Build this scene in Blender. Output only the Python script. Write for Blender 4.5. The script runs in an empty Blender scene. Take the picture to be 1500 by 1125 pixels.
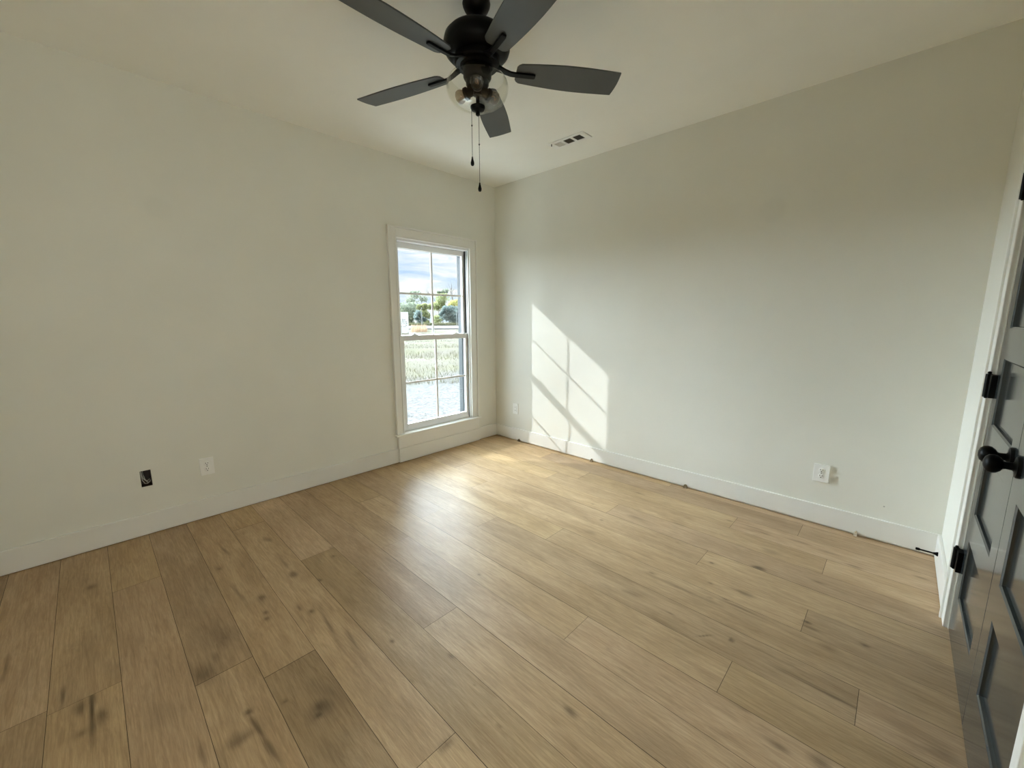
import bpy, bmesh, math, random
import numpy as np
from mathutils import Vector, Matrix
sc = bpy.context.scene
COL = sc.collection
PI = math.pi
random.seed(7)
rng = np.random.default_rng(11)

# ------------------------------------------------------------------ camera
CAM = Vector((3.3387, -3.2200, 1.3541)); YAW, PITCH, ROLL, FPX = 2.3344, -0.1608, -0.0021, 593.85
_f = Vector((math.cos(PITCH)*math.cos(YAW), math.cos(PITCH)*math.sin(YAW), math.sin(PITCH)))
_r0 = Vector((math.sin(YAW), -math.cos(YAW), 0)); _u0 = _r0.cross(_f)
_r = math.cos(ROLL)*_r0 + math.sin(ROLL)*_u0
_u = -math.sin(ROLL)*_r0 + math.cos(ROLL)*_u0
cd = bpy.data.cameras.new('camera'); cam = bpy.data.objects.new('camera', cd); COL.objects.link(cam)
cam.matrix_world = Matrix(((_r.x, _u.x, -_f.x, CAM.x), (_r.y, _u.y, -_f.y, CAM.y), (_r.z, _u.z, -_f.z, CAM.z), (0, 0, 0, 1)))
cd.sensor_fit = 'HORIZONTAL'; cd.sensor_width = 36.0; cd.lens = FPX/1500*36; cd.clip_start = 0.02; cd.clip_end = 2000
sc.camera = cam

# ------------------------------------------------------------------ colour management
vs = sc.view_settings
sc.display_settings.display_device = 'sRGB'
vs.view_transform = 'Standard'; vs.look = 'None'; vs.gamma = 1.0; vs.use_curve_mapping = False
vs.exposure = 0.13
cy = sc.cycles
cy.max_bounces = 14; cy.diffuse_bounces = 10; cy.glossy_bounces = 5; cy.transmission_bounces = 8; cy.transparent_max_bounces = 16
cy.caustics_reflective = False; cy.caustics_refractive = False; cy.sample_clamp_indirect = 6.0
cy.use_denoising = True

# ------------------------------------------------------------------ sky
def new_nodes(tree):
    tree.nodes.clear()
    def N(t, **kw):
        n = tree.nodes.new(t)
        for k, v in kw.items():
            if hasattr(n, k) and k not in n.inputs.keys(): setattr(n, k, v)
            else: n.inputs[k].default_value = v
        return n
    return N, tree.links.new
w = bpy.data.worlds.new('sky'); sc.world = w; w.use_nodes = True
N, L = new_nodes(w.node_tree)
tc = N('ShaderNodeTexCoord')
sep = N('ShaderNodeSeparateXYZ'); L(tc.outputs['Generated'], sep.inputs[0])
mp = N('ShaderNodeMapping'); mp.inputs['Scale'].default_value = (5.0, 5.0, 26.0); mp.inputs['Rotation'].default_value = (0.05, 0.04, 0.3)
L(tc.outputs['Generated'], mp.inputs[0])
no = N('ShaderNodeTexNoise'); no.inputs['Scale'].default_value = 1.3; no.inputs['Detail'].default_value = 7; no.inputs['Roughness'].default_value = .55; no.inputs['Distortion'].default_value = .6
L(mp.outputs[0], no.inputs['Vector'])
cr = N('ShaderNodeValToRGB'); cr.color_ramp.elements[0].position = .40; cr.color_ramp.elements[1].position = .62
cr.color_ramp.elements[0].color = (.48, .68, .93, 1); cr.color_ramp.elements[1].color = (1.0, 1.0, 1.0, 1)
L(no.outputs['Fac'], cr.inputs[0])
hz = N('ShaderNodeMapRange'); hz.inputs['From Min'].default_value = 0.0; hz.inputs['From Max'].default_value = .12; hz.inputs['To Min'].default_value = .5; hz.inputs['To Max'].default_value = 0
L(sep.outputs['Z'], hz.inputs['Value'])
mx = N('ShaderNodeMix', data_type='RGBA'); L(hz.outputs[0], mx.inputs['Factor']); L(cr.outputs[0], mx.inputs['A']); mx.inputs['B'].default_value = (.93, .98, 1.0, 1)
bg = N('ShaderNodeBackground'); bg.inputs['Strength'].default_value = 1.05; L(mx.outputs['Result'], bg.inputs['Color'])
wo = N('ShaderNodeOutputWorld'); L(bg.outputs[0], wo.inputs[0])

# ------------------------------------------------------------------ sun and the bright cloud cover around it
def sun(name, d, strength, angle, color):
    ld = bpy.data.lights.new(name, 'SUN'); ld.energy = strength; ld.angle = angle; ld.color = color
    o = bpy.data.objects.new(name, ld); COL.objects.link(o)
    o.rotation_euler = Vector(d).to_track_quat('-Z', 'Y').to_euler(); o.location = (-6, -5, 6)
    return o
sun('sun', (1.38, 1.0, -0.99), 2.7, math.radians(.6), (.97, .985, 1.0))
sun('bright_cloud_cover', (1.0, -0.13, -0.22), 31.0, math.radians(64), (.79, .91, 1.0))
sun('open_sky', (1.0, 0.22, -0.75), 23.0, math.radians(150), (.80, .92, 1.0))
# fill lamp added behind the camera, shining in through the added doorway
ld = bpy.data.lights.new('fill_light', 'AREA'); ld.shape = 'RECTANGLE'; ld.size = 1.1; ld.size_y = 1.7; ld.energy = 16; ld.color = (1.0, .98, .92)
hl = bpy.data.objects.new('fill_light', ld); COL.objects.link(hl); hl.location = (4.95, -3.27, 1.35)
hl.rotation_euler = Vector((-1, 0, 0)).to_track_quat('-Z', 'Y').to_euler()

# ------------------------------------------------------------------ materials
MATS = {}
def mat(name, color=(.8, .8, .8), rough=.5, metal=0.0, spec=.5, coat=0.0):
    m = bpy.data.materials.new(name); m.use_nodes = True
    b = m.node_tree.nodes['Principled BSDF']
    b.inputs['Base Color'].default_value = (*color, 1); b.inputs['Roughness'].default_value = rough
    b.inputs['Metallic'].default_value = metal; b.inputs['Specular IOR Level'].default_value = spec
    b.inputs['Coat Weight'].default_value = coat
    MATS[name] = m
    return m
def nz(m, scale, lo, hi, target='Base Color', bump=0.0, bscale=None, stretch=None, detail=4):
    """vary the base colour between lo and hi with noise; optional fine bump"""
    t = m.node_tree; b = t.nodes['Principled BSDF']
    tcn = t.nodes.new('ShaderNodeTexCoord'); src = tcn.outputs['Object']
    if stretch:
        mpn = t.nodes.new('ShaderNodeMapping'); mpn.inputs['Scale'].default_value = stretch
        t.links.new(src, mpn.inputs[0]); src = mpn.outputs[0]
    n = t.nodes.new('ShaderNodeTexNoise'); n.inputs['Scale'].default_value = scale; n.inputs['Detail'].default_value = detail
    t.links.new(src, n.inputs['Vector'])
    r = t.nodes.new('ShaderNodeValToRGB'); r.color_ramp.elements[0].position = .35; r.color_ramp.elements[1].position = .65
    r.color_ramp.elements[0].color = (*lo, 1); r.color_ramp.elements[1].color = (*hi, 1)
    t.links.new(n.outputs['Fac'], r.inputs[0]); t.links.new(r.outputs[0], b.inputs[target])
    if bump:
        n2 = t.nodes.new('ShaderNodeTexNoise'); n2.inputs['Scale'].default_value = bscale or scale*10; n2.inputs['Detail'].default_value = 3
        t.links.new(src, n2.inputs['Vector'])
        bp = t.nodes.new('ShaderNodeBump'); bp.inputs['Strength'].default_value = bump; bp.inputs['Distance'].default_value = .002
        t.links.new(n2.outputs['Fac'], bp.inputs['Height']); t.links.new(bp.outputs[0], b.inputs['Normal'])
    return m
WALLC = (.80, .795, .735)
def paint(name, c, v=.012, rough=.55):
    m = mat(name, c, rough, spec=.35)
    return nz(m, 2.2, tuple(x-v for x in c), tuple(x+v for x in c), bump=.12, bscale=260)
def marks(m, pts):
    """old filled patches and a small dent in the wall paint: (point, radius, soft edge, darkening)"""
    t = m.node_tree; b = t.nodes['Principled BSDF']; src = b.inputs['Base Color'].links[0].from_socket
    tcn = t.nodes.new('ShaderNodeTexCoord')
    for pt, r0, r1, k in pts:
        d = t.nodes.new('ShaderNodeVectorMath'); d.operation = 'DISTANCE'; t.links.new(tcn.outputs['Object'], d.inputs[0]); d.inputs[1].default_value = pt
        r = t.nodes.new('ShaderNodeMapRange'); r.interpolation_type = 'SMOOTHSTEP'; t.links.new(d.outputs['Value'], r.inputs['Value'])
        r.inputs['From Min'].default_value = r0; r.inputs['From Max'].default_value = r1; r.inputs['To Min'].default_value = 1-k; r.inputs['To Max'].default_value = 1
        x = t.nodes.new('ShaderNodeMix'); x.data_type = 'RGBA'; x.blend_type = 'MULTIPLY'; x.inputs['Factor'].default_value = 1
        t.links.new(src, x.inputs['A']); t.links.new(r.outputs[0], x.inputs['B']); src = x.outputs['Result']
    t.links.new(src, b.inputs['Base Color']); return m
M_wall = marks(paint('wall_paint', WALLC), (((2.633, 0, 2.051), .05, .10, .035), ((0, -2.825, 2.016), .04, .09, .022), ((3.372, 0, 0.224), .002, .006, .45)))
M_ceil = paint('ceiling_paint', (.92, .915, .87), rough=.8)
M_trim = nz(mat('white_trim_paint', (.84, .835, .80), .32), 3, (.83, .825, .79), (.85, .845, .81))
M_vinyl = nz(mat('white_vinyl', (.80, .80, .79), .3), 4, (.78, .78, .77), (.82, .82, .81))
M_ext = nz(mat('grey_exterior_trim', (.055, .062, .068), .6, spec=.2), 4, (.052, .058, .064), (.058, .066, .072))
M_seal = nz(mat('dark_weatherstrip', (.03, .03, .028), .7), 8, (.025, .025, .024), (.035, .035, .032))
M_door = nz(mat('charcoal_door_paint', (.034, .040, .041), .13, spec=.5, coat=.0), 3, (.032, .038, .039), (.036, .042, .043), bump=.03, bscale=60)
M_black = nz(mat('matte_black_metal', (.0025, .0025, .0025), .40, spec=.13), 20, (.002, .002, .002), (.003, .003, .003))
M_blade = nz(mat('charcoal_blade', (.050, .054, .052), .42), 6, (.047, .051, .049), (.053, .057, .055), stretch=(1, 1, 1))
M_plate = nz(mat('white_plastic', (.90, .90, .88), .3), 5, (.89, .89, .87), (.91, .91, .89))
M_slot = nz(mat('dark_slot', (.015, .013, .012), .8), 9, (.012, .011, .010), (.018, .016, .014))
M_grey = nz(mat('part_and_shade_grey', (.09, .085, .08), .7), 9, (.08, .075, .07), (.10, .095, .09))
M_box = nz(mat('brown_box_plastic', (.05, .028, .022), .6), 9, (.035, .02, .016), (.06, .034, .026))
M_wire = nz(mat('white_wire', (.62, .6, .56), .5), 9, (.6, .58, .54), (.64, .62, .58))
M_wireb = nz(mat('black_wire', (.02, .02, .02), .5), 9, (.018, .018, .018), (.022, .022, .022))
M_shim = nz(mat('raw_wood_scrap', (.20, .145, .085), .8), 60, (.10, .075, .045), (.30, .22, .13))
M_shimw = nz(mat('pale_wood_scrap', (.62, .57, .46), .8), 60, (.45, .38, .27), (.70, .66, .56))
M_brass = nz(mat('dark_brass', (.25, .16, .07), .35, metal=1), 9, (.22, .14, .06), (.28, .18, .08))
M_filament = nz(mat('bulb_filament', (.45, .22, .06), .5), 9, (.4, .2, .05), (.5, .25, .08))

def glass(name, tint, f0=.04, gain=1.0, rough=.0):
    m = bpy.data.materials.new(name); m.use_nodes = True
    N, L = new_nodes(m.node_tree)
    o = N('ShaderNodeOutputMaterial'); mix = N('ShaderNodeMixShader')
    t = N('ShaderNodeBsdfTransparent'); t.inputs[0].default_value = (*tint, 1)
    g = N('ShaderNodeBsdfGlossy'); g.inputs['Roughness'].default_value = rough; g.inputs['Color'].default_value = (1, 1, 1, 1)
    lw = N('ShaderNodeLayerWeight'); lw.inputs['Blend'].default_value = .5
    pw = N('ShaderNodeMath', operation='POWER'); pw.inputs[1].default_value = 4.0; L(lw.outputs['Facing'], pw.inputs[0])
    mr = N('ShaderNodeMapRange'); mr.inputs['To Min'].default_value = f0; mr.inputs['To Max'].default_value = min(1, .9*gain)
    L(pw.outputs[0], mr.inputs['Value'])
    L(mr.outputs[0], mix.inputs[0]); L(t.outputs[0], mix.inputs[1]); L(g.outputs[0], mix.inputs[2]); L(mix.outputs[0], o.inputs[0])
    return m
M_pane = glass('window_glass', (.97, .985, .98), .04, .6)
M_bowl = glass('clear_bowl_glass', (.96, .96, .94), .018, .5)
M_bulb = glass('bulb_glass', (.70, .62, .52), .06, .6)

# ------------------------------------------------------------------ mesh helpers
def BM(): return bmesh.new()
def box(bm, a, b):
    x0, y0, z0 = (min(a[i], b[i]) for i in range(3)); x1, y1, z1 = (max(a[i], b[i]) for i in range(3))
    v = [bm.verts.new(p) for p in ((x0,y0,z0),(x1,y0,z0),(x1,y1,z0),(x0,y1,z0),(x0,y0,z1),(x1,y0,z1),(x1,y1,z1),(x0,y1,z1))]
    for f in ((0,3,2,1),(4,5,6,7),(0,1,5,4),(1,2,6,5),(2,3,7,6),(3,0,4,7)): bm.faces.new([v[i] for i in f])
    return v
def lathe(bm, prof, c=(0, 0, 0), axis=(0, 0, 1), seg=40, closed=False):
    """prof: (radius, height along the axis)"""
    ax = Vector(axis).normalized(); q = Vector((0, 0, 1)).rotation_difference(ax); c = Vector(c)
    rings = []
    for r, h in prof:
        if r < 1e-6: rings.append([bm.verts.new(c + q @ Vector((0, 0, h)))])
        else: rings.append([bm.verts.new(c + q @ Vector((r*math.cos(2*PI*k/seg), r*math.sin(2*PI*k/seg), h))) for k in range(seg)])
    prs = list(zip(rings[:-1], rings[1:]))
    if closed: prs.append((rings[-1], rings[0]))
    for A, B in prs:
        if len(A) == 1 and len(B) == 1: continue
        for k in range(seg):
            k2 = (k+1) % seg
            if len(A) == 1: bm.faces.new((A[0], B[k2], B[k]))
            elif len(B) == 1: bm.faces.new((A[k], A[k2], B[0]))
            else: bm.faces.new((A[k], A[k2], B[k2], B[k]))
def tube(bm, pts, r, seg=8):
    pts = [Vector(p) for p in pts]; n = len(pts); rs = r if isinstance(r, (list, tuple)) else [r]*n
    t0 = (pts[1]-pts[0]).normalized(); up = Vector((0, 0, 1)) if abs(t0.z) < .9 else Vector((1, 0, 0))
    nrm = t0.cross(up).normalized(); rings = []
    for i in range(n):
        t = (pts[min(i+1, n-1)]-pts[max(i-1, 0)]).normalized()
        nrm = (nrm - t*nrm.dot(t)).normalized(); bn = t.cross(nrm)
        rings.append([bm.verts.new(pts[i] + rs[i]*(math.cos(2*PI*k/seg)*nrm + math.sin(2*PI*k/seg)*bn)) for k in range(seg)])
    for A, B in zip(rings[:-1], rings[1:]):
        for k in range(seg): bm.faces.new((A[k], A[(k+1) % seg], B[(k+1) % seg], B[k]))
    bm.faces.new(rings[0][::-1]); bm.faces.new(rings[-1])
def obj(name, bm, m, parent=None, smooth=False, bevel=0.0, seg=2, origin=None):
    bmesh.ops.recalc_face_normals(bm, faces=bm.faces[:])
    me = bpy.data.meshes.new(name); bm.to_mesh(me); bm.free()
    if smooth:
        for p in me.polygons: p.use_smooth = True
    o = bpy.data.objects.new(name, me); COL.objects.link(o)
    me.materials.append(m)
    if origin is not None:
        me.transform(Matrix.Translation(-Vector(origin))); o.location = origin
    if bevel:
        b = o.modifiers.new('bevel', 'BEVEL'); b.width = bevel; b.segments = seg; b.limit_method = 'ANGLE'; b.angle_limit = math.radians(40)
    if smooth:
        e = o.modifiers.new('edge', 'EDGE_SPLIT'); e.split_angle = math.radians(38)
    if parent is not None:
        o.parent = parent
        if origin is None and parent.location.length > 0:
            me.transform(Matrix.Translation(-parent.location))
    return o
def thing(name, label, cat, loc=(0, 0, 0), group=None, kind=None):
    o = bpy.data.objects.new(name, None); COL.objects.link(o); o.location = loc; o.empty_display_size = .1
    tag(o, label, cat, group, kind); return o
def tag(o, label=None, cat=None, group=None, kind=None):
    if label: o['label'] = label
    if cat: o['category'] = cat
    if group: o['group'] = group
    if kind: o['kind'] = kind
    return o
def struct(name, bm, m, label=None, cat=None, **kw):
    return tag(obj(name, bm, m, **kw), label, cat, None, 'structure')

# ------------------------------------------------------------------ room shell
W, H, LY = 3.6237, 2.74, -3.78
TH = .14
def holed(bm, us, vs_, solid, fn, d0, d1):
    """a slab over the grid us x vs_, cells kept where solid(i, j); fn maps (u, v, depth) to 3D"""
    nu, nv = len(us)-1, len(vs_)-1; vc = {}
    def V(i, j, d):
        k = (i, j, d)
        if k not in vc: vc[k] = bm.verts.new(fn(us[i], vs_[j], d))
        return vc[k]
    ok = lambda i, j: 0 <= i < nu and 0 <= j < nv and solid(i, j)
    for i in range(nu):
        for j in range(nv):
            if not solid(i, j): continue
            for d in (d0, d1): bm.faces.new([V(i, j, d), V(i+1, j, d), V(i+1, j+1, d), V(i, j+1, d)])
            for (di, dj, a, b) in ((-1,0,(i,j),(i,j+1)), (1,0,(i+1,j),(i+1,j+1)), (0,-1,(i,j),(i+1,j)), (0,1,(i,j+1),(i+1,j+1))):
                if not ok(i+di, j+dj): bm.faces.new([V(*a, d0), V(*b, d0), V(*b, d1), V(*a, d1)])
# window opening and the small square opening for an outlet box, both in the left wall
WY0, WY1, WZ0, WZ1 = -1.228, -.380, .262, 2.062
HY0, HY1, HZ0, HZ1 = -3.088, -3.036, .312, .416
bm = BM()
holed(bm, [LY-TH, HY0, HY1, WY0, WY1, TH], [-.02, WZ0, HZ0, HZ1, WZ1, H+.1],
      lambda i, j: not ((i == 3 and 1 <= j <= 3) or (i == 1 and j == 2)), lambda u, v, d: (d, u, v), 0, -TH)
struct('wall_left', bm, M_wall, 'painted wall holding the window, left of the corner', 'wall')
bm = BM(); box(bm, (0, 0, -.02), (W+TH, TH, H+.1)); wr = struct('wall_right', bm, M_wall, 'plain painted wall catching the sun patch, right of the corner', 'wall')
CY0, CY1, CZ1 = -1.945, -.742, 2.055
bm = BM()
DY0, DY1 = -3.69, -2.86     # unseen doorway opening, added so the fill lamp can shine in
holed(bm, [LY-TH, DY0, DY1, CY0, CY1, 0], [-.03, -.012, CZ1, H+.1], lambda i, j: not (i in (1, 3) and j == 1), lambda u, v, d: (d, u, v), W, W+TH)
struct('wall_closet', bm, M_wall, 'wall with the dark double doors, at the right edge', 'wall')
bm = BM(); box(bm, (0, LY-TH, -.02), (W, LY, H+.1)); struct('wall_near', bm, M_wall, 'wall behind the camera', 'wall')
bm = BM(); box(bm, (0, LY, H), (W, 0, H+.1)); struct('ceiling', bm, M_ceil, 'flat off-white painted ceiling over the room', 'ceiling')
bm = BM(); box(bm, (W+TH, CY0-.05, -.02), (W+TH+.55, CY1+.1, CZ1+.2))
struct('wall_closet_back', bm, M_wall, 'closed closet space behind the dark double doors', 'wall')

bm = BM()   # unseen hall added beyond the doorway to house the fill lamp
HX0, HX1, HA, HB = W+TH, W+1.5, LY-.6, -2.2
box(bm, (HX1, HA, -.02), (HX1+.1, HB, H+.1)); box(bm, (HX0, HA-.1, -.02), (HX1, HA, H+.1)); box(bm, (HX0, HB, -.02), (HX1, HB+.08, H+.1))
struct('wall_hall', bm, M_wall, 'walls of the unseen hall added behind the camera', 'wall')
bm = BM(); box(bm, (HX0, HA, 2.44), (HX1, HB, H+.1)); struct('ceiling_hall', bm, M_ceil, 'ceiling of the unseen hall added behind the camera', 'ceiling')
M_hall = nz(mat('hall_oak', (.38, .26, .15), .4), 3, (.33, .22, .12), (.42, .29, .17), stretch=(1, 14, 1))
bm = BM(); box(bm, (W+TH*.6, HA, -.02), (HX1, HB, 0)); struct('floor_hall', bm, M_hall, 'oak floor of the unseen hall added behind the camera', 'floor')

# ------------------------------------------------------------------ floor of wide oak planks
PW = .188; Y0 = -2.527
rows = {}   # row k spans Y0+k*PW .. Y0+(k+1)*PW ; end joints read off the boards
rows.update({-5: [1.345], -4: [.62, 2.72], -3: [1.574], -2: [1.722], -1: [.35, 2.412], 0: [1.017, 3.1], 1: [1.950], 2: [1.233, 3.25], 3: [.55, 2.437],
             4: [1.085, 2.990], 5: [1.456, 3.366], 6: [1.88], 7: [.95, 3.159], 8: [.5, 2.649], 9: [1.9685], 10: [1.265, 3.168], 11: [1.470, 2.659], 12: [.9, 3.0], 13: [2.1]})
tone_fix = {(0, 1): .86, (1, 1): .97, (-2, 1): .80, (-1, 0): 1.05, (-1, 1): .98, (2, 1): .99, (3, 1): 1.0, (4, 1): .95, (10, 0): 1.12, (12, 0): 1.1, (6, 0): .95, (7, 0): 1.0, (-3, 0): .90, (-3, 1): .99}
# knots: x, y, length along the board, width, strength, tilt
KN = []
def kn(px, py, lx, ly, s, tilt=0.0):
    d = _r*((px-750)/FPX) - _u*((py-562.5)/FPX) + _f
    t = -CAM.z/d.z; p = CAM + d*t
    KN.append((p.x, p.y, lx, ly, s, tilt))
A_ = lambda x, y: (x/1.992, 560+y/1.992)
B_ = lambda x, y: (400+x/2.32, 640+y/2.32)
C_ = lambda x, y: (700+x/2.32, 640+y/2.32)
D_ = lambda x, y: (1050+x/2.646, 700+y/2.646)
for f, x, y, lx, ly, s, tl in (
    (A_, 265, 598, .018, .014, .45, 0), (A_, 640, 735, .085, .04, .38, .2), (A_, 655, 745, .02, .01, .5, .2), (A_, 595, 855, .05, .022, .55, .1), (A_, 630, 800, .03, .012, .4, 0),
    (A_, 765, 628, .022, .016, .6, 0), (A_, 775, 672, .014, .009, .6, 0), (A_, 778, 690, .012, .008, .6, 0), (A_, 855, 562, .02, .014, .6, 0), (A_, 785, 460, .03, .012, .45, .2),
    (A_, 655, 490, .06, .006, .5, .1), (A_, 640, 545, .018, .01, .45, 0), (A_, 690, 610, .07, .005, .4, .1),
    (A_, 236, 950, .038, .010, .65, 0), (A_, 268, 960, .11, .0055, .95, 0), (A_, 298, 970, .03, .013, .65, .1), (A_, 183, 920, .05, .005, .7, 0), (A_, 18, 830, .05, .005, .6, 0), (A_, 238, 1025, .014, .01, .5, 0),
    (A_, 725, 962, .014, .012, .8, 0), (A_, 752, 1010, .06, .006, .7, .12), (A_, 790, 1070, .07, .006, .65, .1), (A_, 705, 1040, .018, .034, .55, 0), (A_, 590, 1085, .06, .006, .5, 0),
    (A_, 935, 945, .03, .026, .7, 0), (A_, 930, 970, .012, .012, .8, 0), (A_, 960, 900, .06, .028, .3, .2), (A_, 832, 930, .007, .006, .6, 0), (A_, 870, 830, .06, .04, .18, 0), (A_, 460, 970, .07, .03, .22, 0), (A_, 990, 1090, .05, .03, .3, 0),
    (A_, 640, 870, .18, .03, .12, 0), (A_, 250, 780, .10, .03, .12, 0), (A_, 480, 520, .07, .02, .15, 0),
    (B_, 65, 465, .02, .012, .6, 0), (B_, 130, 592, .014, .01, .6, 0), (B_, 90, 582, .025, .006, .5, 0), (B_, 190, 640, .10, .006, .5, -.1), (B_, 270, 690, .07, .005, .4, -.1), (B_, 35, 425, .06, .005, .4, 0),
    (B_, 160, 487, .01, .007, .6, 0), (B_, 205, 405, .012, .008, .5, 0), (B_, 405, 695, .008, .006, .65, 0), (B_, 700, 468, .008, .006, .65, 0), (B_, 250, 540, .12, .045, .13, 0), (B_, 605, 745, .012, .006, .5, 0), (B_, 590, 1045, .012, .02, .5, 0),
    (B_, 620, 540, .11, .05, .10, 0), (B_, 700, 160, .05, .006, .35, 0), (B_, 760, 55, .018, .012, .4, 0), (B_, 700, 60, .014, .009, .4, 0),
    (C_, 313, 930, .02, .009, .65, 0), (C_, 768, 676, .02, .005, .7, 1.2), (C_, 860, 690, .005, .012, .7, 0), (C_, 655, 600, .02, .004, .6, 0), (C_, 795, 428, .011, .007, .8, 0), (C_, 790, 497, .007, .005, .6, 0), (C_, 905, 532, .04, .010, .55, 0), (C_, 840, 552, .01, .006, .6, 0),
    (C_, 590, 462, .012, .006, .5, 0), (C_, 700, 520, .13, .006, .4, 0), (C_, 545, 190, .03, .010, .5, 0), (C_, 420, 282, .008, .006, .6, 0), (C_, 390, 228, .008, .006, .5, 0), (C_, 690, 300, .03, .008, .35, 0), (C_, 540, 275, .06, .012, .35, 0), (C_, 385, 325, .03, .016, .25, 0),
    (C_, 520, 530, .05, .02, .25, .3), (C_, 855, 285, .018, .009, .5, 0), (C_, 640, 640, .05, .02, .2, 0), (C_, 40, 185, .04, .008, .35, 0), (C_, 560, 1040, .09, .05, .14, 0),
    (D_, 160, 348, .024, .014, .8, .2), (D_, 178, 356, .012, .008, .6, 0), (D_, 105, 447, .03, .010, .55, 0), (D_, 390, 404, .02, .006, .5, 0), (D_, 528, 341, .03, .009, .5, 0), (D_, 785, 385, .02, .005, .5, 0), (D_, 350, 559, .012, .007, .8, 0), (D_, 575, 650, .015, .009, .7, 0), (D_, 370, 585, .03, .005, .5, 0),
    (D_, 245, 1044, .02, .009, .55, 0), (D_, 400, 1100, .025, .014, .6, 0), (D_, 445, 845, .14, .0045, .7, 0), (D_, 320, 775, .10, .004, .5, 0), (D_, 230, 700, .10, .004, .3, 0), (D_, 105, 898, .02, .006, .4, 0), (D_, 310, 245, .04, .006, .5, 0), (D_, 185, 215, .03, .006, .5, 0), (D_, 430, 288, .05, .007, .35, 0), (D_, 150, 195, .12, .006, .3, 0), (D_, 210, 288, .04, .02, .25, 0), (D_, 60, 632, .004, .012, .6, 0), (D_, 80, 500, .10, .006, .45, 0), (D_, 35, 472, .015, .005, .5, 0), (D_, 430, 660, .03, .02, .3, 0), (D_, 890, 1075, .03, .02, .3, 0)):
    q = f(x, y); kn(q[0], q[1], lx, ly, s, tl)
for _ in range(26): KN.append((rng.uniform(.2, 3.5), rng.uniform(-3.6, -.1), rng.uniform(.006, .012), rng.uniform(.004, .007), rng.uniform(.2, .4), 0))
KN = np.array(KN)
def build_floor():
    verts = []; faces = []; tone = []; seed = []; nv = 0; pid = 0
    G = .0009
    for k in range(-7, 15):
        ya, yb = Y0+k*PW, Y0+(k+1)*PW
        ya, yb = max(ya, LY), min(yb, 0)
        if yb-ya < .01: continue
        xs = [0]+rows.get(k, [rng.uniform(.6, 1.6), rng.uniform(2.4, 3.2)])+[W+TH*.6]
        for i in range(len(xs)-1):
            t = tone_fix.get((k, i), float(rng.uniform(.87, 1.08))); sd = float(rng.uniform(0, 1)); hue = float(rng.uniform(0, 1))
            x0, x1, y0, y1 = xs[i]+G, xs[i+1]-G, ya+G, yb-G
            dz = float(rng.uniform(-.0004, .0004))
            nx = max(2, int((x1-x0)/.010)); ny = max(2, int((y1-y0)/.004))
            X, Y = np.meshgrid(np.linspace(x0, x1, nx), np.linspace(y0, y1, ny))
            V = np.stack([X.ravel(), Y.ravel(), np.full(X.size, dz)], 1)
            mk = np.zeros(X.size)
            kk = KN[(KN[:, 0] > x0-.05) & (KN[:, 0] < x1+.05) & (KN[:, 1] > y0) & (KN[:, 1] < y1)]
            for (kx, ky, lx, ly, s, tl) in kk:
                dx, dy = V[:, 0]-kx, V[:, 1]-ky; dy = dy - dx*tl
                q = (dx/lx)**2 + (dy/ly)**2
                wob = 1+.35*np.sin(40*V[:, 0]+9*kx)+.25*np.sin(95*V[:, 1]+5*ky)
                mk = np.maximum(mk, s*np.exp(-.7*q*np.clip(wob, .4, 2)))
            verts.append(V)
            a = np.arange(ny-1)[:, None]*nx+np.arange(nx-1)[None, :]+nv
            faces.append(np.stack([a, a+1, a+nx+1, a+nx], -1).reshape(-1, 4))
            tone.append(np.stack([np.full(X.size, t), mk, np.full(X.size, sd), np.full(X.size, hue)], 1))
            nv += X.size
    verts.append(np.array([(0, LY, -.004), (W+TH*.6, LY, -.004), (W+TH*.6, 0, -.004), (0, 0, -.004)])); faces.append(np.array([[nv, nv+1, nv+2, nv+3]]))
    tone.append(np.array([[.20, 0, 0, 0]]*4))
    V = np.concatenate(verts); F = np.concatenate(faces); T = np.concatenate(tone)
    me = bpy.data.meshes.new('floor'); me.vertices.add(len(V)); me.vertices.foreach_set('co', V.astype(np.float32).ravel())
    me.loops.add(F.size); me.loops.foreach_set('vertex_index', F.astype(np.int32).ravel())
    me.polygons.add(len(F)); me.polygons.foreach_set('loop_start', np.arange(0, F.size, 4, dtype=np.int32)); me.polygons.foreach_set('loop_total', np.full(len(F), 4, dtype=np.int32))
    me.update(calc_edges=True)
    at = me.attributes.new('plank', 'FLOAT_COLOR', 'POINT'); at.data.foreach_set('color', T.astype(np.float32).ravel())
    o = bpy.data.objects.new('floor', me); COL.objects.link(o)
    return o
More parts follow.
